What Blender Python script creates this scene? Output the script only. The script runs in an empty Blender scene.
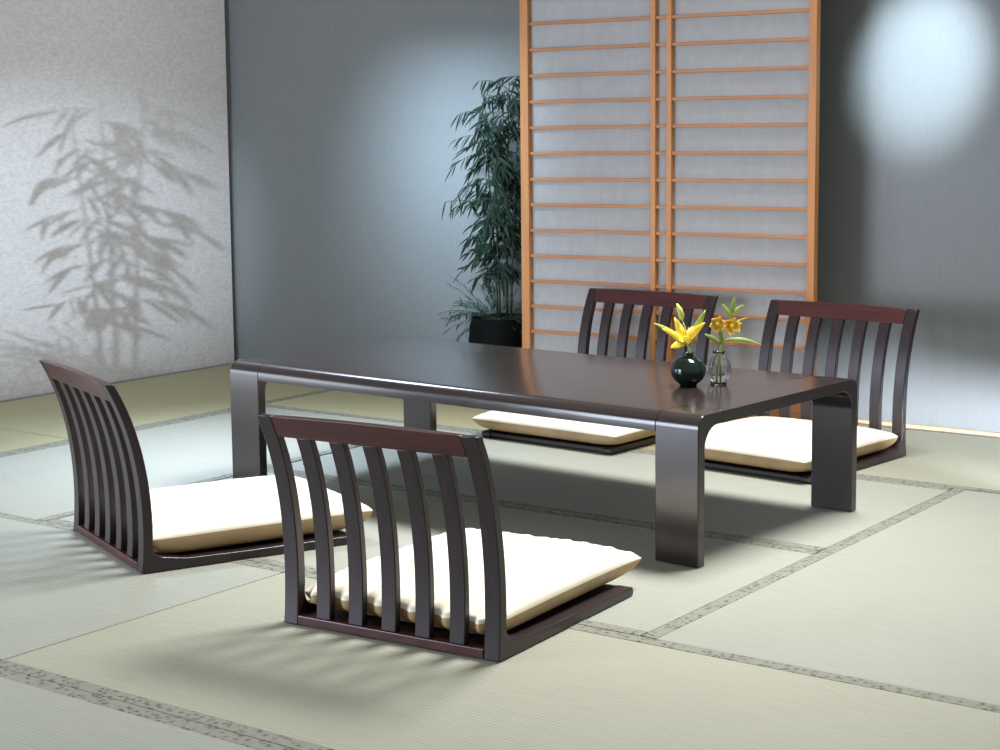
import bpy, bmesh, math, random
import numpy as np
from mathutils import Vector, Matrix

random.seed(11)
SC = bpy.context.scene
COL = SC.collection
PI = math.pi

# ------------------------------------------------------------------ camera
F_PX, YAW, PITCH, ROLL = 1702.724, -0.63617, 0.11684, -0.01122
CAM = (1.88401, -3.39637, 1.01351)
fw = Vector((math.sin(YAW)*math.cos(PITCH), math.cos(YAW)*math.cos(PITCH), -math.sin(PITCH)))
rt = Vector((math.cos(YAW), -math.sin(YAW), 0.0))
up = rt.cross(fw)
r2 = rt*math.cos(ROLL) + up*math.sin(ROLL)
u2 = -rt*math.sin(ROLL) + up*math.cos(ROLL)
cd = bpy.data.cameras.new('camera')
cam = bpy.data.objects.new('camera', cd)
COL.objects.link(cam)
M = Matrix((r2, u2, -fw)).transposed().to_4x4()
M.translation = Vector(CAM)
cam.matrix_world = M
cd.sensor_width = 36.0
cd.lens = F_PX/1000*36.0
cd.shift_x = 0.02155
cd.shift_y = -0.04517
cd.clip_start = 0.05
SC.camera = cam

# ------------------------------------------------------------------ world, lights, exposure
SC.view_settings.view_transform = 'Standard'
SC.view_settings.look = 'None'
SC.view_settings.gamma = 1.0
SC.view_settings.use_curve_mapping = False
SC.view_settings.exposure = 0.0
w = bpy.data.worlds.new('studio_world')
SC.world = w
w.use_nodes = True
bg = w.node_tree.nodes['Background']
bg.inputs[0].default_value = (1.0, 0.98, 0.94, 1)
bg.inputs[1].default_value = 0.42


def aim(o, target):
    d = Vector(target) - o.location
    o.rotation_euler = d.to_track_quat('-Z', 'Y').to_euler()


def area(name, loc, target, sx, sy, power, color, spread=180):
    l = bpy.data.lights.new(name, 'AREA')
    l.shape = 'RECTANGLE'
    l.size, l.size_y = sx, sy
    l.energy = power
    l.color = color
    l.spread = math.radians(spread)
    o = bpy.data.objects.new(name, l)
    COL.objects.link(o)
    o.location = loc
    aim(o, target)
    return o


def spot(name, loc, target, power, color, angle, blend, radius):
    l = bpy.data.lights.new(name, 'SPOT')
    l.energy = power
    l.color = color
    l.spot_size = math.radians(angle)
    l.spot_blend = blend
    l.shadow_soft_size = radius
    o = bpy.data.objects.new(name, l)
    COL.objects.link(o)
    o.location = loc
    aim(o, target)
    return o


area('overhead_softbox', (0.02, 1.02, 3.0), (-0.35, 0.1, 0.0), 1.3, 0.8, 61, (1.0, 0.98, 0.94), 84)
area('left_overhead_softbox', (-2.75, 0.95, 2.3), (-1.85, 0.30, 0.0), 0.7, 0.5, 13, (0.68, 0.81, 1.0), 52)
area('front_softbox', (-2.6, -3.5, 0.78), (-0.6, -0.2, 0.25), 1.6, 1.5, 138, (0.76, 0.84, 1.0))
area('left_sheen_fill', (-3.25, -1.35, 0.50), (-1.0, 0.1, 0.25), 1.0, 0.8, 18, (0.78, 0.86, 1.0))  # added fill, stands in for the bright left wall mirrored in the lacquer
spot('left_wall_spot', (-0.3, -5.2, 1.22), (-3.45, 0.93, 0.64), 2500, (0.72, 0.85, 1.0), 11.5, 1.0, 0.028)
area('left_wall_fill', (-1.3, 0.9, 2.9), (-3.45, 1.25, 0.75), 0.8, 0.8, 4, (0.97, 0.97, 1.0), 70)
area('plant_backlight', (-2.30, 0.90, 1.78), (-2.17, 2.03, 0.80), 0.6, 0.10, 6.0, (0.60, 0.79, 1.0), 46)
area('right_reflection_fill', (1.55, 0.85, 1.9), (1.60, 2.03, 0.5), 0.6, 0.3, 7, (0.84, 0.91, 1.0), 55)  # added light on the unseen wall, so the table end reflects grey
spot('right_wall_spot', (-0.05, 0.7, 2.1), (-0.29, 2.03, 1.21), 560, (0.72, 0.87, 1.0), 20, 1.0, 0.03)
area('floor_wall_washer', (0.80, 1.22, 0.07), (-0.12, 2.03, 0.045), 0.7, 0.05, 3.9, (0.84, 0.88, 1.0), 22)


# ------------------------------------------------------------------ materials
def mat(name, base=(0.5, 0.5, 0.5), rough=0.5, **kw):
    m = bpy.data.materials.new(name)
    m.use_nodes = True
    b = m.node_tree.nodes['Principled BSDF']
    b.inputs['Base Color'].default_value = (*base, 1)
    b.inputs['Roughness'].default_value = rough
    for k, v in kw.items():
        b.inputs[k.replace('_', ' ')].default_value = v
    return m


def nodes(m):
    return m.node_tree.nodes, m.node_tree.links, m.node_tree.nodes['Principled BSDF']


def noise_mix(m, c1, c2, scale=(1, 1, 1), nscale=5.0, detail=4.0, lo=0.35, hi=0.65, bump=0.0, bdist=0.002, coord='Object'):
    n, l, b = nodes(m)
    tc = n.new('ShaderNodeTexCoord')
    mp = n.new('ShaderNodeMapping')
    mp.inputs['Scale'].default_value = scale
    l.new(tc.outputs[coord], mp.inputs['Vector'])
    nz = n.new('ShaderNodeTexNoise')
    nz.inputs['Scale'].default_value = nscale
    nz.inputs['Detail'].default_value = detail
    l.new(mp.outputs['Vector'], nz.inputs['Vector'])
    cr = n.new('ShaderNodeValToRGB')
    cr.color_ramp.elements[0].position = lo
    cr.color_ramp.elements[0].color = (*c1, 1)
    cr.color_ramp.elements[1].position = hi
    cr.color_ramp.elements[1].color = (*c2, 1)
    l.new(nz.outputs['Fac'], cr.inputs['Fac'])
    l.new(cr.outputs['Color'], b.inputs['Base Color'])
    if bump:
        bp = n.new('ShaderNodeBump')
        bp.inputs['Strength'].default_value = bump
        bp.inputs['Distance'].default_value = bdist
        l.new(nz.outputs['Fac'], bp.inputs['Height'])
        l.new(bp.outputs['Normal'], b.inputs['Normal'])
    return m


def wood(name, c1, c2, scale, rough=0.3, coat=0.0, spec=0.5):
    m = mat(name, c1, rough)
    noise_mix(m, c1, c2, scale, 6.0, 5.0, 0.3, 0.7, 0.12, 0.0006)
    n, l, b = nodes(m)
    b.inputs['Coat Weight'].default_value = coat
    b.inputs['Coat Roughness'].default_value = 0.12
    b.inputs['Specular IOR Level'].default_value = spec
    return m


W_TOP = wood('table_top_lacquer', (0.016, 0.011, 0.010), (0.026, 0.018, 0.016), (0.6, 18, 18), 0.22, 0.35)
W_LEG = wood('table_leg_lacquer', (0.016, 0.011, 0.010), (0.026, 0.018, 0.016), (14, 14, 0.7), 0.24, 0.35)
W_SLAT = wood('chair_slat_lacquer', (0.012, 0.007, 0.009), (0.024, 0.013, 0.016), (14, 14, 0.7), 0.33)
W_RAIL = wood('chair_rail_lacquer', (0.030, 0.008, 0.009), (0.066, 0.014, 0.015), (0.8, 16, 16), 0.33)
W_SEAT = wood('chair_seat_lacquer', (0.012, 0.009, 0.009), (0.020, 0.014, 0.014), (1, 12, 12), 0.4)
W_SHOJI = wood('hinoki_frame', (0.46, 0.185, 0.052), (0.56, 0.245, 0.075), (12, 12, 0.6), 0.5)
W_SHOJI_BAR = wood('hinoki_bar', (0.36, 0.14, 0.045), (0.46, 0.20, 0.068), (0.6, 12, 12), 0.5)
W_TRIM = wood('pale_wood_trim', (0.45, 0.30, 0.16), (0.55, 0.38, 0.22), (0.6, 12, 12), 0.5)

CUSHION = mat('cream_satin', (0.83, 0.71, 0.50), 0.55)
noise_mix(CUSHION, (0.85, 0.78, 0.63), (0.90, 0.84, 0.70), (1, 1, 1), 9.0, 3.0, 0.3, 0.7, 0.10, 0.004)
nodes(CUSHION)[2].inputs['Sheen Weight'].default_value = 0.15

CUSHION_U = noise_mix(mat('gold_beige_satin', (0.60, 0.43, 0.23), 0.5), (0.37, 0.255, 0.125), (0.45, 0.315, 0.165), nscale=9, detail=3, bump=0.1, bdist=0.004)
PAPER = mat('shoji_paper', (0.66, 0.69, 0.73), 0.8)
noise_mix(PAPER, (0.37, 0.375, 0.385), (0.415, 0.42, 0.43), (3, 3, 1.2), 14.0, 6.0, 0.3, 0.7)

# left wall: mottled pale washi plaster
WALL_L = mat('left_wall_washi', (0.62, 0.62, 0.66), 0.75)
noise_mix(WALL_L, (0.54, 0.53, 0.525), (0.68, 0.67, 0.665), (0.6, 1.0, 2.2), 48.0, 8.0, 0.30, 0.70, 0.25, 0.003)
# back wall: grey-green cloth with a soft sheen
WALL_B = mat('back_wall_cloth', (0.17, 0.19, 0.20), 0.42)
noise_mix(WALL_B, (0.148, 0.162, 0.162), (0.160, 0.174, 0.174), (6, 6, 1.4), 14.0, 6.0, 0.3, 0.7, 0.05, 0.001)

POT = mat('black_glaze', (0.004, 0.005, 0.005), 0.6, Specular_IOR_Level=0.05)
SOIL = noise_mix(mat('soil', (0.02, 0.015, 0.01), 0.95), (0.008, 0.006, 0.004), (0.03, 0.022, 0.014), nscale=60, bump=0.5, bdist=0.01)
LEAF = noise_mix(mat('bamboo_leaf', (0.02, 0.06, 0.03), 0.6, Specular_IOR_Level=0.2), (0.002, 0.010, 0.005), (0.008, 0.032, 0.014), nscale=9)
LEAF2 = noise_mix(mat('fine_leaf', (0.03, 0.09, 0.05), 0.5), (0.012, 0.055, 0.032), (0.035, 0.10, 0.06), nscale=12)
CANE = noise_mix(mat('bamboo_cane', (0.03, 0.05, 0.025), 0.5), (0.018, 0.032, 0.016), (0.04, 0.06, 0.03), nscale=14)

GLASS = mat('clear_glass', (0.97, 0.99, 1.0), 0.02, Transmission_Weight=1.0, IOR=1.45)
GLASS_D = mat('bottle_green_glass', (0.006, 0.018, 0.012), 0.05, IOR=1.5, Transmission_Weight=0.25)
WATER = mat('water', (0.95, 0.98, 1.0), 0.0, Transmission_Weight=1.0, IOR=1.33)
PETAL_Y = noise_mix(mat('lily_yellow', (0.85, 0.62, 0.03), 0.5), (0.90, 0.64, 0.03), (0.95, 0.80, 0.10), nscale=30)
PETAL_O = noise_mix(mat('blossom_amber', (0.85, 0.42, 0.03), 0.5), (0.90, 0.46, 0.03), (0.95, 0.62, 0.08), nscale=30)
GREEN = noise_mix(mat('fresh_green', (0.30, 0.45, 0.08), 0.5), (0.22, 0.36, 0.06), (0.40, 0.55, 0.14), nscale=24)
BUD = noise_mix(mat('bud_green', (0.45, 0.55, 0.10), 0.5), (0.34, 0.46, 0.08), (0.58, 0.62, 0.12), nscale=24)


def tatami_mat_material(name, axis, c1, c2):
    m = mat(name, c1, 0.62)
    n, l, b = nodes(m)
    tc = n.new('ShaderNodeTexCoord')
    wv = n.new('ShaderNodeTexWave')
    wv.wave_type = 'BANDS'
    wv.bands_direction = axis
    wv.inputs['Scale'].default_value = 27.0
    wv.inputs['Distortion'].default_value = 0.25
    wv.inputs['Detail'].default_value = 2.0
    l.new(tc.outputs['Object'], wv.inputs['Vector'])
    mp = n.new('ShaderNodeMapping')
    mp.inputs['Scale'].default_value = (3, 60, 1) if axis == 'Y' else (60, 3, 1)
    l.new(tc.outputs['Object'], mp.inputs['Vector'])
    nz = n.new('ShaderNodeTexNoise')
    nz.inputs['Scale'].default_value = 4.0
    nz.inputs['Detail'].default_value = 5.0
    l.new(mp.outputs['Vector'], nz.inputs['Vector'])
    big = n.new('ShaderNodeTexNoise')
    big.inputs['Scale'].default_value = 2.5
    l.new(tc.outputs['Object'], big.inputs['Vector'])
    a = n.new('ShaderNodeMath'); a.operation = 'MULTIPLY_ADD'
    a.inputs[1].default_value = 0.45
    l.new(wv.outputs['Fac'], a.inputs[0])
    l.new(nz.outputs['Fac'], a.inputs[2])
    a2 = n.new('ShaderNodeMath'); a2.operation = 'MULTIPLY_ADD'
    a2.inputs[1].default_value = 0.5
    l.new(big.outputs['Fac'], a2.inputs[0])
    l.new(a.outputs[0], a2.inputs[2])
    cr = n.new('ShaderNodeValToRGB')
    cr.color_ramp.elements[0].position = 0.55
    cr.color_ramp.elements[0].color = (*c1, 1)
    cr.color_ramp.elements[1].position = 1.0
    cr.color_ramp.elements[1].color = (*c2, 1)
    l.new(a2.outputs[0], cr.inputs['Fac'])
    l.new(cr.outputs['Color'], b.inputs['Base Color'])
    bp = n.new('ShaderNodeBump')
    bp.inputs['Strength'].default_value = 0.35
    bp.inputs['Distance'].default_value = 0.002
    l.new(wv.outputs['Fac'], bp.inputs['Height'])
    l.new(bp.outputs['Normal'], b.inputs['Normal'])
    return m


T_X = tatami_mat_material('tatami_rush_pale_green', 'Y', (0.232, 0.244, 0.203), (0.282, 0.294, 0.250))
T_OLIVE = tatami_mat_material('tatami_rush_olive', 'Y', (0.265, 0.254, 0.148), (0.320, 0.308, 0.180))
T_WARM = tatami_mat_material('tatami_rush_straw', 'Y', (0.248, 0.253, 0.196), (0.300, 0.306, 0.238))


def border_material():
    m = mat('tatami_border_cloth', (0.2, 0.21, 0.17), 0.75)
    n, l, b = nodes(m)
    tc = n.new('ShaderNodeTexCoord')
    mp = n.new('ShaderNodeMapping')
    mp.inputs['Scale'].default_value = (75, 75, 1)
    l.new(tc.outputs['Object'], mp.inputs['Vector'])
    vo = n.new('ShaderNodeTexVoronoi')
    vo.inputs['Scale'].default_value = 1.0
    l.new(mp.outputs['Vector'], vo.inputs['Vector'])
    nz = n.new('ShaderNodeTexNoise')
    nz.inputs['Scale'].default_value = 2.2
    nz.inputs['Detail'].default_value = 3
    l.new(mp.outputs['Vector'], nz.inputs['Vector'])
    ad = n.new('ShaderNodeMath'); ad.operation = 'ADD'
    l.new(vo.outputs['Distance'], ad.inputs[0])
    l.new(nz.outputs['Fac'], ad.inputs[1])
    cr = n.new('ShaderNodeValToRGB')
    cr.color_ramp.elements[0].position = 0.62
    cr.color_ramp.elements[0].color = (0.055, 0.060, 0.048, 1)
    cr.color_ramp.elements[1].position = 1.0
    cr.color_ramp.elements[1].color = (0.20, 0.205, 0.165, 1)
    l.new(ad.outputs[0], cr.inputs['Fac'])
    l.new(cr.outputs['Color'], b.inputs['Base Color'])
    return m


BORDER = border_material()
UNDER = mat('subfloor', (0.05, 0.05, 0.04), 0.9)


# ------------------------------------------------------------------ helpers
def obj(name, bm, m, parent=None, smooth=False, bevel=0.0, seg=2):
    me = bpy.data.meshes.new(name)
    bmesh.ops.recalc_face_normals(bm, faces=bm.faces)
    if smooth:
        for f in bm.faces:
            f.smooth = True
    bm.to_mesh(me)
    bm.free()
    me.materials.append(m)
    o = bpy.data.objects.new(name, me)
    COL.objects.link(o)
    if parent:
        o.parent = parent
    if bevel:
        md = o.modifiers.new('bevel', 'BEVEL')
        md.width = bevel
        md.segments = seg
        md.limit_method = 'ANGLE'
        md.angle_limit = math.radians(40)
    if smooth == 'auto':
        pass
    return o


def thing(name, label, cat, loc=(0, 0, 0), rz=0.0, group=None):
    o = bpy.data.objects.new(name, None)
    COL.objects.link(o)
    o.location = loc
    o.rotation_euler = (0, 0, rz)
    o.empty_display_size = 0.1
    tag(o, label, cat, group)
    return o


def tag(o, label, cat, group=None):
    o['label'] = label
    o['category'] = cat
    if group:
        o['group'] = group
    return o


def structure(o):
    o['kind'] = 'structure'
    return o


def add_box(bm, x0, x1, y0, y1, z0, z1):
    vs = [bm.verts.new((x, y, z)) for z in (z0, z1) for y in (y0, y1) for x in (x0, x1)]
    for f in ((0, 2, 3, 1), (4, 5, 7, 6), (0, 1, 5, 4), (2, 6, 7, 3), (0, 4, 6, 2), (1, 3, 7, 5)):
        bm.faces.new([vs[i] for i in f])
    return bm


def prism_x(bm, poly, x0, x1):
    """polygon of (y, z) extruded along x"""
    a = [bm.verts.new((x0, y, z)) for y, z in poly]
    b = [bm.verts.new((x1, y, z)) for y, z in poly]
    n = len(poly)
    bm.faces.new(a)
    bm.faces.new(b[::-1])
    for i in range(n):
        bm.faces.new((a[i], a[(i+1) % n], b[(i+1) % n], b[i]))
    return bm


def arc(cx, cz, r, a0, a1, n=8):
    return [(cx + r*math.cos(a0+(a1-a0)*i/n), cz + r*math.sin(a0+(a1-a0)*i/n)) for i in range(n+1)]


def shade_by_angle(o, deg=35):
    me = o.data
    for p in me.polygons:
        p.use_smooth = True
    me.set_sharp_from_angle(angle=math.radians(deg))


def tube(bm, pts, radii, seg=8, cap=True):
    pts = [Vector(p) for p in pts]
    rings = []
    for i, p in enumerate(pts):
        t = (pts[min(i+1, len(pts)-1)] - pts[max(i-1, 0)]).normalized()
        a = t.cross(Vector((0.31, 0.17, 0.93)))
        if a.length < 1e-3:
            a = t.cross(Vector((1, 0, 0)))
        a.normalize()
        b = t.cross(a)
        r = radii[i] if isinstance(radii, (list, tuple)) else radii
        rings.append([bm.verts.new(p + a*r*math.cos(2*PI*k/seg) + b*r*math.sin(2*PI*k/seg)) for k in range(seg)])
    for i in range(len(rings)-1):
        for k in range(seg):
            bm.faces.new((rings[i][k], rings[i][(k+1) % seg], rings[i+1][(k+1) % seg], rings[i+1][k]))
    if cap:
        bm.faces.new(rings[0][::-1])
        bm.faces.new(rings[-1])
    return bm


def lathe(bm, prof, seg=40, closed=False):
    rings = []
    for r, z in prof:
        if r < 1e-6:
            rings.append([bm.verts.new((0, 0, z))])
        else:
            rings.append([bm.verts.new((r*math.cos(2*PI*k/seg), r*math.sin(2*PI*k/seg), z)) for k in range(seg)])
    for i in range(len(rings)-1):
        A, B = rings[i], rings[i+1]
        for k in range(seg):
            k2 = (k+1) % seg
            if len(A) == 1:
                bm.faces.new((A[0], B[k2], B[k]))
            elif len(B) == 1:
                bm.faces.new((A[k], A[k2], B[0]))
            else:
                bm.faces.new((A[k], A[k2], B[k2], B[k]))
    return bm


def blade(bm, p0, d, length, width, droop=0.3, nrm=None, n=5, cup=0.25, thick=0.0):
    """a curved leaf or petal blade with a fold along its midrib"""
    d = Vector(d).normalized()
    nrm = Vector(nrm) if nrm is not None else Vector((0, 0, 1))
    s = d.cross(nrm)
    if s.length < 1e-3:
        s = d.cross(Vector((1, 0, 0)))
    s.normalize()
    up_ = s.cross(d).normalized()
    p = Vector(p0)
    rows = []
    cur = d.copy()
    for i in range(n+1):
        t = i/n
        wd = width*0.5*(math.sin(PI*min(1, t*0.93+0.07))**0.75)*(1-0.25*t)
        if i == n:
            wd = width*0.02
        mid = bm.verts.new(p - up_*wd*cup)
        a = bm.verts.new(p - s*wd + up_*wd*cup*0.4)
        b = bm.verts.new(p + s*wd + up_*wd*cup*0.4)
        rows.append((a, mid, b))
        cur = (cur + Vector((0, 0, -1))*droop/n).normalized()
        up_ = s.cross(cur).normalized()
        p = p + cur*(length/n)
    for i in range(n):
        for k in range(2):
            bm.faces.new((rows[i][k], rows[i][k+1], rows[i+1][k+1], rows[i+1][k]))


def copy_tree(o, parent=None):
    c = o.copy()
    COL.objects.link(c)
    c.parent = parent
    for ch in list(o.children):
        copy_tree(ch, c)
    return c


# ------------------------------------------------------------------ setting
BW = 2.027          # back wall plane
LW = -3.450         # left wall plane
bm = bmesh.new(); add_box(bm, -4.3, 3.4, -5.8, BW+0.12, -0.12, -0.056)
structure(obj('floor', bm, UNDER))
bm = bmesh.new(); add_box(bm, -4.3, 3.4, BW, BW+0.12, -0.056, 3.2)
structure(obj('wall_back', bm, WALL_B))
bm = bmesh.new(); add_box(bm, LW-0.06, LW, -5.8, BW-0.03, -0.056, 3.2)
structure(obj('wall_left', bm, WALL_L, bevel=0.003))
bm = bmesh.new(); add_box(bm, LW+0.002, 3.4, BW-0.014, BW, -0.056, 0.012)
structure(obj('trim_1', bm, W_TRIM, bevel=0.002))

# ------------------------------------------------------------------ tatami mats
HERI = 0.034


def tatami(x0, x1, y0, y1, along, label, m=None):
    g = 0.0022
    x0 += g; x1 -= g; y0 += g; y1 -= g
    t = thing('tatami_mat', label, 'tatami mat', ((x0+x1)/2, (y0+y1)/2, -0.055), 0, 'tatami mats on the floor')
    hx, hy = (x1-x0)/2, (y1-y0)/2
    bm = bmesh.new(); add_box(bm, -hx, hx, -hy, hy, 0, 0.055)
    o = obj('rush_surface', bm, m or T_X, t, bevel=0.003)
    for s in (-1, 1):
        bm = bmesh.new()
        if along == 'X':
            a, b = sorted((s*hy, s*(hy-HERI)))
            if s > 0:
                b += 0.0008
            else:
                a -= 0.0008
            add_box(bm, -hx, hx, a, b, 0.02, 0.0562)
        else:
            a, b = sorted((s*hx, s*(hx-HERI)))
            if s > 0:
                b += 0.0008
            else:
                a -= 0.0008
            add_box(bm, a, b, -hy, hy, 0.02, 0.0562)
        obj('border', bm, BORDER, t, bevel=0.0015)
    return t


X = [-3.440, -2.529, -1.66, -0.7776, 0.1647, 1.045]
Y = [-2.25, -1.3977, -0.5342, 0.3034, 1.169, BW-0.016]
tatami(X[2], X[4], Y[3], Y[4], 'X', 'tatami mat under the far half of the table, before the far chairs')
tatami(X[2], X[4], Y[2], Y[3], 'X', 'tatami mat under the near half of the low table, deep in its shadow')
tatami(X[4], X[5], Y[2], Y[4], 'Y', 'tatami mat right of the table reaching the right edge of the photo')
tatami(X[3], 0.98, Y[1], Y[2], 'X', 'tatami mat in the right foreground under the back of the nearest chair', T_WARM)
tatami(X[3]-1.75, X[3], Y[1], Y[2], 'X', 'tatami mat under the left chair, crossed by its slat shadows')
tatami(X[1], X[2], Y[2], Y[4], 'Y', 'bright tatami mat between the left chair and the left wall mats')
tatami(X[0], X[1], 0.315, Y[5], 'Y', 'olive tatami mat along the foot of the left wall, at the far corner', T_OLIVE)
tatami(X[0], X[1], -1.44, 0.315, 'Y', 'olive tatami mat along the left wall at the left edge of the photo', T_OLIVE)
tatami(X[1], X[3], Y[4], Y[5], 'X', 'tatami mat along the back wall under the bamboo pot', T_OLIVE)
tatami(X[3], 0.98, Y[4], Y[5], 'X', 'tatami mat along the back wall behind the right-hand far chair', T_WARM)
tatami(-0.95, 0.81, Y[0], Y[1], 'X', 'tatami mat cut by the bottom edge of the photo at left')

tatami(X[1], -0.95, Y[0], Y[1], 'X', 'tatami mat just left of the frame, in front of the left chair')
tatami(X[0], X[1], -3.20, -1.44, 'Y', 'tatami mat outside the left of the frame, nearest along the left wall')
tatami(X[5], X[5]+0.88, Y[2], Y[4], 'Y', 'tatami mat outside the right of the frame, level with the table')
tatami(0.98, 2.73, Y[1], Y[2], 'X', 'tatami mat outside the right of the frame, in the foreground')
tatami(0.98, 2.73, Y[4], Y[5], 'X', 'tatami mat outside the right of the frame, along the back wall', T_WARM)

# ------------------------------------------------------------------ low table
TL_, TW, TH = 1.6077, 0.762, 0.355
tx, ty, ta = 0.0034, -0.0069, -0.0698
ca, sa = math.cos(ta), math.sin(ta)


def table_pt(x, y, z):
    return Vector((tx + x*ca - y*sa, ty + x*sa + y*ca, z))


table = thing('low_table', 'long low dark brown lacquered table with rounded edges in the middle of the tatami floor', 'table',
              table_pt(-TL_/2, TW/2, 0.0012), ta)
hl, hw = TL_/2, TW/2
LEGW, TT, RO, RI = 0.120, 0.028, 0.032, 0.055
ys = TT + RI + 0.02
# centre board with rolled long edges
poly = []
poly += [(-hw, TH-0.046), (-hw, TH-RO)]
poly += arc(-hw+RO, TH-RO, RO, PI, PI/2, 8)[1:]
poly += arc(hw-RO, TH-RO, RO, PI/2, 0, 8)
poly += [(hw, TH-0.046), (hw-0.020, TH-0.046), (hw-0.024, TH-0.030), (-hw+0.024, TH-0.030), (-hw+0.020, TH-0.046)]
bm = bmesh.new(); prism_x(bm, poly, -hl+LEGW+0.0007, hl-LEGW-0.0007)
o = obj('tabletop', bm, W_TOP, table); shade_by_angle(o)
for sx in (-1, 1):
    x0, x1 = sorted((sx*hl, sx*(hl-LEGW)))
    bm = bmesh.new(); add_box(bm, x0, x1, -hw+ys, hw-ys, TH-TT, TH)
    o = obj('end_band', bm, W_TOP, table)
    for sy in (-1, 1):
        pl = [(0, 0), (0, TH-RO)] + arc(RO, TH-RO, RO, PI, PI/2, 10)[1:] + [(ys, TH), (ys, TH-TT)]
        pl += arc(TT+RI, TH-TT-RI, RI, PI/2, PI, 10) + [(TT, 0)]
        pl = [((-hw + y) if sy < 0 else (hw - y), z) for y, z in pl]
        bm = bmesh.new(); prism_x(bm, pl, x0, x1)
        o = obj('leg', bm, W_LEG, table, bevel=0.002); shade_by_angle(o)

# ------------------------------------------------------------------ floor chairs
CWID, CDEP, CH = 0.528, 0.552, 0.448
ZS = np.array([0.0, 0.05, 0.10, 0.18, 0.28, 0.363, 0.448])
YB = np.array([0.0, 0.004, 0.006, 0.003, -0.011, -0.034, -0.072])
PC = np.polyfit(ZS, YB, 4)


def yb(z):
    return float(np.polyval(PC, z) - np.polyval(PC, 0))


SW = 0.036          # stile and slat width


def crest(x):
    return 0.004*(1-(2*x/CWID)**2)


def build_chair(label):
    t = thing('floor_chair', label, 'floor chair', (0, 0, 0), 0, 'low slatted floor chairs around the table')
    h = CWID/2
    zt = [i*CH/16 for i in range(17)]
    back = [(yb(z), z) for z in zt]
    front = [(yb(z)+0.025-0.004*z/CH, z) for z in zt if z > 0.075]
    fil = []
    c = Vector((0.032+0.030, 0.062))
    for i in range(7):
        a = PI + (PI/2)*i/6
        fil.append((c.x + 0.034*math.cos(a), 0.034+0.030 + 0.032*math.sin(a)))
    run = [(0.11, 0.024), (0.25, 0.021), (CDEP-0.006, 0.020), (CDEP, 0.014), (CDEP, 0.003), (CDEP-0.004, 0.0)]
    poly = back + front[::-1] + fil + run
    for s in (-1, 1):
        x0, x1 = sorted((s*h, s*(h-SW)))
        bm = bmesh.new(); prism_x(bm, poly, x0, x1)
        o = obj('side_frame', bm, W_SLAT, t, bevel=0.0022); shade_by_angle(o)
    # five slats
    inner = CWID - 2*SW
    gap = (inner - 5*SW)/6
    for k in range(5):
        x0 = -h + SW + gap + k*(SW+gap)
        za, zb = 0.020, CH-0.044
        zz = [za + (zb-za)*i/14 for i in range(15)]
        pl = [(yb(z)+0.002, z) for z in zz] + [(yb(z)+0.019, z) for z in zz[::-1]]
        bm = bmesh.new(); prism_x(bm, pl, x0, x0+SW)
        o = obj('slat', bm, W_SLAT, t, bevel=0.002); shade_by_angle(o)
    # top rail, slightly arched
    bm = bmesh.new()
    NX, zr = 10, [CH-0.045, CH-0.030, CH-0.015, CH]
    x0, x1 = -h+SW+0.0004, h-SW-0.0004
    ring = []
    for i in range(NX+1):
        x = x0 + (x1-x0)*i/NX
        pts = []
        for j, z in enumerate(zr):
            dz = (crest(x)-crest(x0)) * j/3
            pts.append((yb(z), z+dz))
        for j, z in list(enumerate(zr))[::-1]:
            dz = (crest(x)-crest(x0)) * j/3
            pts.append((yb(z)+0.021, z+dz))
        ring.append([bm.verts.new((x, y, z)) for y, z in pts])
    for i in range(NX):
        n = len(ring[0])
        for j in range(n):
            bm.faces.new((ring[i][j], ring[i][(j+1) % n], ring[i+1][(j+1) % n], ring[i+1][j]))
    bm.faces.new(ring[0]); bm.faces.new(ring[-1][::-1])
    o = obj('top_rail', bm, W_RAIL, t, bevel=0.002); shade_by_angle(o)
    bm = bmesh.new(); add_box(bm, -h+SW+0.0004, h-SW-0.0004, 0.000, 0.026, 0.001, 0.0205)
    obj('bottom_rail', bm, W_RAIL, t, bevel=0.002)
    bm = bmesh.new(); add_box(bm, -h+SW+0.0004, h-SW-0.0004, 0.0265, CDEP-0.004, 0.004, 0.017)
    obj('seat_board', bm, W_SEAT, t, bevel=0.002)
    return t


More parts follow.
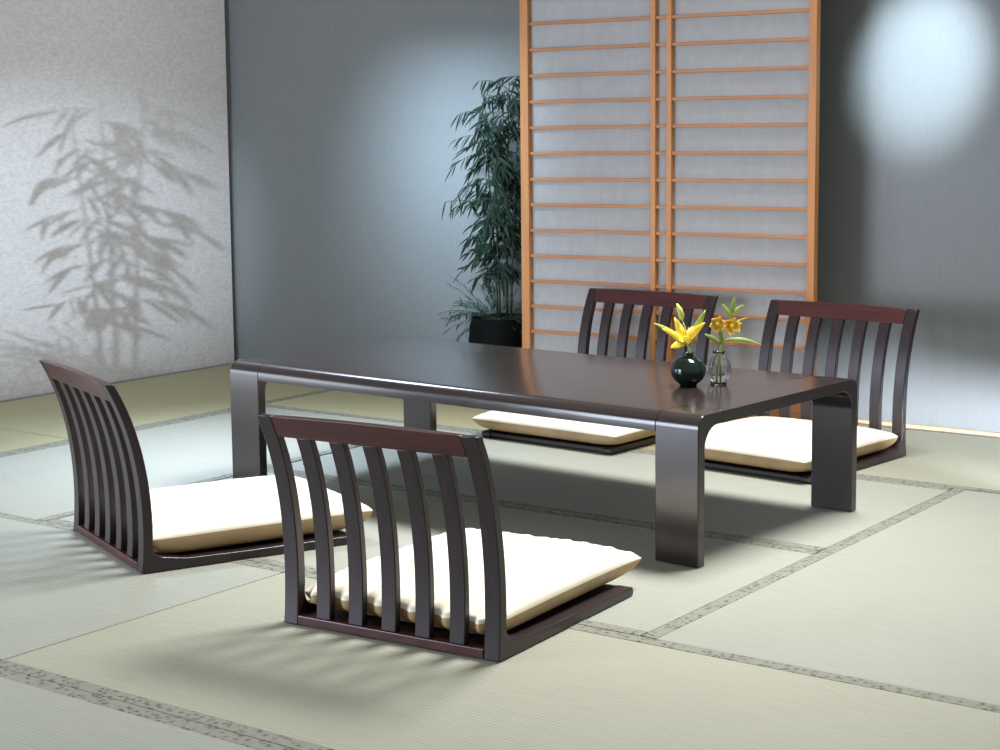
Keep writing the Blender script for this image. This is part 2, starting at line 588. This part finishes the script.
def build_cushion(label, hx, y0, y1, thick, seed, wrinkle, point=0.0, lumps=False, zseam=0.06):
    """stuffed zabuton cushion: domed top, flat underside and a seam ridge round the side"""
    rnd = random.Random(seed)
    ph = [rnd.uniform(0, 6.28) for _ in range(12)]
    bm = bmesh.new()
    N = 72
    cy, hy = (y0+y1)/2, (y1-y0)/2

    def plan(u, v):
        # sides bow in between pointed corners
        bx = 1 - 0.022*(1-v*v)*(u*u) + 0.0
        by = 1 - 0.020*(1-u*u)*(v*v)
        r = 1 - 0.018*(abs(u*v)**10)
        pf = 1 + point*max(0, v)**6*abs(u)**6
        return u*hx*bx*r*pf, v*hy*by*r*pf

    def prof(u, v, p, q):
        a = max(0.0, 1-abs(u)**p)
        b = max(0.0, 1-abs(v)**p)
        return (a*b)**q

    def wr(u, v):
        du, dv = 1-abs(u), 1-abs(v)
        e = 0.0
        s = y0 + (v+1)*hy
        xx = u*hx
        for i in range(3):
            e += math.sin(v*(31+17*i)+ph[i]+u*2)*math.exp(-du*6)*0.5*(1-math.exp(-du*30))
            e += math.sin(u*(29+15*i)+ph[i+3]+v*2)*math.exp(-dv*6)*0.5*(1-math.exp(-dv*30))
        g = math.sin(u*3.1+ph[6])*math.sin(v*2.7+ph[7])*0.6 + math.sin(u*5+v*4+ph[8])*0.4
        return e*wrinkle + g*0.0022*prof(u, v, 4, 0.5)
    top, bot = {}, {}
    # spacing denser near the rim
    ts = [math.sin((i/N*2-1)*PI/2*0.92)/math.sin(PI/2*0.92) for i in range(N+1)]
    for i, u in enumerate(ts):
        for j, v in enumerate(ts):
            x, y = plan(u, v)
            y += cy
            if lumps:
                gx = (CWID-2*SW-5*SW)/6 + SW
                ph_ = (x + CWID/2 - SW - (gx-SW)/2)/gx
                c_ = max(0.0, math.cos(2*PI*ph_))**1.5
                fade = max(0.0, 1-(v+1)/0.16) if abs(u) < 0.88 else 0.0
                y -= 0.013*c_*fade*fade
            z = zseam + thick*prof(u, v, 4, 0.42) + wr(u, v)
            rim = i in (0, N) or j in (0, N)
            if rim:
                z = zseam
            vt = bm.verts.new((x, y, z))
            top[i, j] = vt
            if rim:
                bot[i, j] = vt
            else:
                k = prof(u, v, 9, 0.40)
                bot[i, j] = bm.verts.new((x*(1-0.035*k*0), y, zseam - (zseam-0.0185)*k))
    for i in range(N):
        for j in range(N):
            bm.faces.new((top[i, j], top[i+1, j], top[i+1, j+1], top[i, j+1]))
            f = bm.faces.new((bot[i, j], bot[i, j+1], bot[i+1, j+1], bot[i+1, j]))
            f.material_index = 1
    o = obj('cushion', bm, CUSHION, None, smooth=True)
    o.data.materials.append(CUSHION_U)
    tag(o, label, 'cushion', 'cream seat cushions on the floor chairs')
    return o


chair_spots = [
    (-0.2295, -0.8534, 0.0635, 'dark slatted floor chair nearest the camera, seen from behind'),
    (-1.2738, -0.6648, -0.4050, 'dark slatted floor chair at the left end of the table, seen from its side'),
    (-0.3899, 1.5675, 3.0373, 'dark slatted floor chair on the far right, behind the right end of the table'),
    (-1.1249, 1.6265, 3.0758, 'dark slatted floor chair on the far side, in front of the paper screen'),
]
cush = [
    ('cream seat cushion on the floor chair nearest the camera, wrinkled along its right side', 0.238, 0.028, 0.632, 0.042, 3, 0.0040, 0.03, True, 0.062),
    ('cream seat cushion on the floor chair at the left end of the table', 0.246, 0.028, 0.615, 0.032, 5, 0.0012, 0.0, False, 0.071),
    ('cream seat cushion on the far right floor chair, seen through the table legs', 0.258, 0.030, 0.576, 0.034, 8, 0.0008, 0.0, False, 0.064),
    ('cream seat cushion on the far middle floor chair, seen below the tabletop edge', 0.296, 0.034, 0.572, 0.034, 9, 0.0008, 0.0, False, 0.061),
]
proto = None
for i, (x, y, a, lab) in enumerate(chair_spots):
    if proto is None:
        proto = build_chair(lab)
        c = proto
    else:
        c = copy_tree(proto)
    c['label'] = lab
    c.location = (x, y, 0.0014)
    c.rotation_euler = (0, 0, a)
    q = build_cushion(*cush[i])
    q.location = (x, y, 0.0014)
    q.rotation_euler = (0, 0, a)

# ------------------------------------------------------------------ shoji screen
xl, xr, yl, yr = -1.696, -0.5625, 1.735, 1.806
S0 = 0.0930
scr = thing('shoji_screen', 'tall paper screen with orange wood frame and horizontal bars against the back wall', 'paper screen',
            ((xl+xr)/2, (yl+yr)/2, 0.0), math.atan2(yr-yl, xr-xl))
hwid = math.hypot(xr-xl, yr-yl)/2
TOPZ, FR = 2.06, 0.034


def sbox(name, x0, x1, y0, y1, z0, z1, m, bev=0.0015):
    bm = bmesh.new(); add_box(bm, x0, x1, y0, y1, z0, z1)
    return obj(name, bm, m, scr, bevel=bev)


sbox('stile', -hwid, -hwid+FR, -0.016, 0.016, 0.002, TOPZ, W_SHOJI)
sbox('stile', hwid-0.027, hwid, -0.016, 0.016, 0.002, TOPZ, W_SHOJI)
cgap, cw = 0.031, 0.019
sbox('stile', -cgap-cw/2+0.000, -cgap+cw/2+0.000, -0.014, 0.014, 0.09, TOPZ-FR, W_SHOJI)
sbox('stile', cgap-cw/2+0.000, cgap+cw/2+0.000, -0.014, 0.014, 0.09, TOPZ-FR, W_SHOJI)
sbox('bottom_rail', -hwid+FR, hwid-0.027, -0.015, 0.015, 0.002, 0.09, W_SHOJI_BAR)
sbox('top_rail', -hwid+FR, hwid-0.027, -0.015, 0.015, TOPZ-FR, TOPZ, W_SHOJI_BAR)
zb1 = 1.391
zz = zb1 - 13*S0
while zz < TOPZ-FR-0.02:
    if zz > 0.11:
        sbox('crossbar', -hwid+FR, hwid-0.027, -0.009, 0.005, zz-0.0055, zz+0.0055, W_SHOJI_BAR, 0.001)
    zz += S0
sbox('paper', -hwid+FR*0.6, hwid-FR*0.6, 0.0055, 0.0072, 0.06, TOPZ-0.02, PAPER, 0)


# ------------------------------------------------------------------ bamboo
def build_bamboo(label, loc, height, seed, ysq, spread, nleaf, lean=0.0, ymax=None, pot_r=0.125, leaf=(0.055, 0.105), per=(4, 7), canes=4):
    rnd = random.Random(seed)
    t = thing('potted_bamboo', label, 'potted plant', loc)
    bm = bmesh.new()
    R = pot_r
    lathe(bm, [(0, 0.004), (R*0.72, 0.004), (R*0.78, 0.010), (R*0.94, 0.10), (R, 0.20), (R*0.97, 0.27), (R*0.90, 0.30), (R*0.86, 0.302), (R*0.84, 0.285), (0, 0.285)], 40)
    o = obj('pot', bm, POT, t, smooth=True); shade_by_angle(o, 40)
    bm = bmesh.new()
    lathe(bm, [(0, 0.298), (R*0.5, 0.296), (R*0.835, 0.286)], 28)
    obj('soil', bm, SOIL, t, smooth=True)
    leaves = bmesh.new()
    for k in range(canes):
        a = 2*PI*k/canes + rnd.uniform(-.4, .4)
        bx, by = 0.035*math.cos(a), 0.035*math.sin(a)*ysq
        hgt = height*(1.0 - 0.06*k)
        tipx = bx + spread*0.35*math.cos(a) + lean
        tipy = by + spread*0.25*math.sin(a)*ysq
        pts, rad = [], []
        n = 14
        for i in range(n+1):
            f = i/n
            pts.append((bx + (tipx-bx)*f**1.4, by + (tipy-by)*f**1.4, 0.285 + (hgt-0.285)*f))
            rad.append(0.0052*(1-0.7*f))
        bm = bmesh.new(); tube(bm, pts, rad, 7)
        # node rings
        for i in range(2, n, 2):
            p = Vector(pts[i])
            tube(bm, [p+Vector((0, 0, -.003)), p, p+Vector((0, 0, .003))], [rad[i]*1.05, rad[i]*1.5, rad[i]*1.05], 7)
        # side twigs with hanging leaves
        for i in range(nleaf):
            f = 0.22 + 0.78*(i+rnd.random()*0.6)/nleaf
            q = f*n
            i0 = min(n-1, int(q)); fr = q-i0
            p = Vector(pts[i0]).lerp(Vector(pts[i0+1]), fr)
            b = rnd.uniform(0, 2*PI)
            L = spread*rnd.uniform(0.35, 1.0)*(1.0-0.45*abs(f-0.55))
            d = Vector((math.cos(b), math.sin(b)*ysq, rnd.uniform(0.1, 0.6)))
            tw = [p]
            dd = d.normalized()
            pp = p.copy()
            for s in range(4):
                dd = (dd + Vector((0, 0, -0.22))).normalized()
                pp = pp + dd*L/4
                tw.append(pp.copy())
            if ymax is not None:
                for v in tw:
                    v.y = max(-ymax, min(ymax, v.y))
            tube(bm, tw, [0.0016, 0.0014, 0.0012, 0.001, 0.0008], 4)
            nl = rnd.randint(*per)
            for s in range(nl):
                ff = (s+1)/nl
                qq = ff*4
                j = min(3, int(qq))
                base = tw[j].lerp(tw[j+1], qq-j)
                side = rnd.choice((-1, 1))
                out = Vector((dd.x, dd.y, 0))
                if out.length < 1e-4:
                    out = Vector((1, 0, 0))
                out.normalize()
                prp = Vector((-out.y, out.x, 0))
                ld = out*rnd.uniform(0.35, 1.0) + prp*side*rnd.uniform(0.1, 0.7) + Vector((0, 0, -rnd.uniform(0.05, 1.15)))
                ld.y *= ysq
                ln = rnd.uniform(*leaf)
                nr = Vector((rnd.uniform(-.6, .6), -1.0, rnd.uniform(0.1, 0.9)))
                if ymax is not None:
                    # keep the blade clear of the wall and the screen
                    end = base.y + ld.normalized().y*ln
                    if abs(end) > ymax:
                        ld.y = -0.2*math.copysign(abs(ld.y), end)
                blade(leaves, base, ld, ln, rnd.uniform(0.13, 0.19)*ln, rnd.uniform(0.2, 0.7), nr, 5)
        obj('cane', bm, CANE, t, smooth=True)
    obj('foliage', leaves, LEAF, t, smooth=True)
    # low fine growth round the rim
    fine = bmesh.new()
    for i in range(70):
        b = rnd.uniform(0.62*PI, 1.75*PI)
        p = Vector((R*0.6*math.cos(b), R*0.55*math.sin(b)*ysq, 0.29))
        d = Vector((math.cos(b), 0.5*math.sin(b)*ysq, rnd.uniform(-0.3, 1.6))).normalized()
        L = rnd.uniform(0.10, 0.24)
        pts = [p]
        for s in range(4):
            d = (d + Vector((0, 0, -0.20))).normalized()
            pts.append(pts[-1] + d*L/4)
        if ymax is not None:
            for v in pts:
                v.y = max(-ymax, min(ymax, v.y))
        tube(fine, pts, 0.0009, 4)
        for s in range(9):
            q = 0.8+3.2*(s/9)
            j = min(3, int(q))
            base = pts[j].lerp(pts[j+1], q-j)
            ld = d + Vector((rnd.uniform(-.9, .9), rnd.uniform(-.3, .3), rnd.uniform(-.6, .7)))
            if ymax is not None and abs(base.y) > ymax-0.03:
                ld.y = -0.2*math.copysign(1, base.y)
            blade(fine, base, ld, rnd.uniform(0.020, 0.038), rnd.uniform(0.004, 0.007), 0.2, None, 3)
    obj('undergrowth', fine, LEAF2, t, smooth=True)
    return t


build_bamboo('tall dark green bamboo in a black pot by the left edge of the paper screen', (-1.893, 1.885, 0.0), 1.27, 4, 0.45, 0.19, 36, 0.0, 0.108, 0.138, (0.045, 0.085), (7, 10))
build_bamboo('potted bamboo left of the frame, casting the leafy shadow on the left wall', (-2.73, -0.16, 0.0014), 1.24, 21, 1.0, 0.125, 16, 0.0, None, 0.125, (0.06, 0.11), (3, 6), 3)

# ------------------------------------------------------------------ vases and flowers
TOPZ_T = TH


def vase(name, label, loc, prof_o, wall, m, water_to=None):
    t = thing(name, label, 'vase', loc, 0)
    inner = [(max(0.0, r-wall), z) for r, z in prof_o if r > wall*1.2]
    inner = [(r, max(z, prof_o[0][1]+0.006)) for r, z in inner][::-1]
    bm = bmesh.new()
    lathe(bm, prof_o + inner + [(0, prof_o[0][1]+0.006)], 48)
    obj('glass_body', bm, m, t, smooth=True)
    return t


def globe(R, H, neck, lip, n=16, base=0.45):
    pr = [(0, 0.0), (R*base, 0.0)]
    zc = H*0.46
    for i in range(1, n):
        a = -PI/2 + PI*i/n
        r = R*math.cos(a)
        z = zc + zc*math.sin(a)*0.99
        if a < 0 and r < R*base:
            continue
        if a > 0 and r < neck:
            break
        pr.append((r, max(z, 0.0015)))
    pr += [(neck, H*0.90), (neck*1.02, H*0.95), (lip, H)]
    return pr


def flo(px, py, z):
    d = fw + r2*((px-500+21.5496)/F_PX) - u2*((py-375+45.1728)/F_PX)
    k = (z-CAM[2])/d.z
    return Vector(CAM)+d*k


vd = Vector((-0.2520, 0.3990, TH+0.0006))
vc = Vector((-0.2010, 0.4660, TH+0.0006))
vase('dark_vase', 'round dark green glass bud vase on the table holding the yellow lily', vd, globe(0.045, 0.086, 0.013, 0.017), 0.003, GLASS_D)
t = vase('clear_vase', 'clear glass bud vase on the table beside the dark one, holding amber blossoms', vc, globe(0.033, 0.085, 0.014, 0.018, 16, 0.6), 0.0025, GLASS)
bm = bmesh.new()
lathe(bm, [(0, 0.0075), (0.019, 0.0075), (0.028, 0.022), (0.0300, 0.036), (0.0285, 0.046), (0, 0.046)], 32)
obj('water', bm, WATER, t, smooth=True)

# image-plane axes as world directions, only to write flower shapes down conveniently
RX = Vector((math.cos(YAW), -math.sin(YAW), 0))
FY = Vector((math.sin(YAW), math.cos(YAW), 0))


def W(x, y, z):
    return RX*x + FY*y + Vector((0, 0, z))


def stem(parent, pts, r=0.0018, m=None, name='stem'):
    bm = bmesh.new(); tube(bm, pts, r, 8)
    return obj(name, bm, m or GREEN, parent, smooth=True)


def petal(parent, p, d, ln, wd, m, droop=0.3, nrm=(0, 0, 1), name='petal', cup=0.3):
    bm = bmesh.new(); blade(bm, p, d, ln, wd, droop, nrm, 8, cup)
    o = obj(name, bm, m, parent, smooth=True)
    md = o.modifiers.new('thickness', 'SOLIDIFY'); md.thickness = 0.0009
    return o


# yellow lily: open flower leaning left, one leaf either side and a bud above
L = thing('yellow_lily', 'open yellow lily with a green bud standing in the dark round vase', 'flower', vd)
stem(L, [W(0, 0, 0.012), W(0.004, 0, 0.06), W(0.004, 0, 0.095), W(-0.008, 0, 0.112)])
c0 = W(-0.008, 0, 0.110)
for (dx, dy, dz, ln, wd) in ((-0.75, -0.25, 0.75, 0.078, 0.022), (-0.30, 0.2, 1.0, 0.072, 0.024), (0.55, -0.1, 0.85, 0.074, 0.024),
                            (-0.95, -0.6, 0.10, 0.050, 0.024), (0.10, -0.8, 0.55, 0.058, 0.026), (0.35, 0.6, 0.8, 0.062, 0.022)):
    petal(L, c0, W(dx, dy, dz), ln, wd, PETAL_Y, 0.45, W(-dx*0.3, -1, 0.5))
for k in range(5):
    stem(L, [c0, c0+W(-0.012+0.006*k, -0.012, 0.030), c0+W(-0.018+0.008*k, -0.018, 0.044)], 0.0008, PETAL_O, 'stamen')
petal(L, c0, W(-0.80, 0.1, 0.82), 0.098, 0.014, BUD, 0.5, W(0, -1, 0.3), 'leaf')
petal(L, c0+W(0.012, 0, 0), W(0.42, 0, 1.0), 0.094, 0.022, BUD, 0.15, W(0, -1, 0.2), 'leaf')
stem(L, [W(0.004, 0, 0.10), W(-0.006, 0.006, 0.145), W(-0.016, 0.008, 0.172)], 0.0013)
bm = bmesh.new()
tube(bm, [W(-0.014, 0.008, 0.168), W(-0.017, 0.008, 0.180), W(-0.022, 0.008, 0.196), W(-0.029, 0.008, 0.212)], [0.003, 0.008, 0.0075, 0.002], 10)
obj('bud', bm, BUD, L, smooth=True)

# amber blossoms with leaves
B = thing('amber_blossoms', 'two small amber blossoms with thin green leaves standing in the clear vase', 'flower', vc)
stem(B, [W(-0.004, 0, 0.010), W(0.0, 0, 0.07), W(0.010, 0, 0.115), W(0.026, 0, 0.150)], 0.0019)
stem(B, [W(0.004, 0, 0.010), W(0.004, 0, 0.07), W(0.012, 0, 0.105), W(0.002, 0, 0.135), W(-0.006, 0, 0.152)], 0.0016)
stem(B, [W(0.024, 0, 0.146), W(0.030, 0.004, 0.17), W(0.032, 0.004, 0.192)], 0.0014)
for cx, cz, s in ((-0.004, 0.155, 1.0), (0.034, 0.150, 1.05)):
    cc = W(cx, 0, cz)
    fl = None
    for k in range(6):
        a = 2*PI*k/6 + 0.3
        petal(B, cc, W(math.cos(a)*0.85, -0.45, math.sin(a)*0.75 + 0.15), 0.026*s, 0.021*s, PETAL_O, 0.15, W(0, -1, 0.2), 'petal')
    bm = bmesh.new()
    bmesh.ops.create_icosphere(bm, subdivisions=2, radius=0.007*s)
    bmesh.ops.translate(bm, verts=bm.verts, vec=cc + W(0, -0.006, 0.002))
    obj('flower_center', bm, PETAL_Y, B, smooth=True)
for p, d, ln, wd, dr in ((W(0.006, 0, 0.105), W(-0.75, -0.1, 0.50), 0.052, 0.015, 0.1), (W(0.010, 0, 0.112), W(1, 0, 0.30), 0.105, 0.012, 0.75),
                         (W(0.008, 0, 0.108), W(-0.15, -0.2, 0.9), 0.045, 0.013, 0.1), (W(0.030, 0, 0.175), W(-0.55, 0, 0.9), 0.040, 0.013, 0.1),
                         (W(0.031, 0, 0.178), W(0.75, 0, 0.75), 0.042, 0.013, 0.2), (W(0.032, 0, 0.185), W(0.20, 0, 1.0), 0.040, 0.014, 0.1),
                         (W(0.026, 0, 0.150), W(0.95, 0, 0.55), 0.055, 0.009, 0.2)):
    petal(B, p, d, ln, wd, GREEN, dr, W(0.1, -1, 0.4), 'leaf')
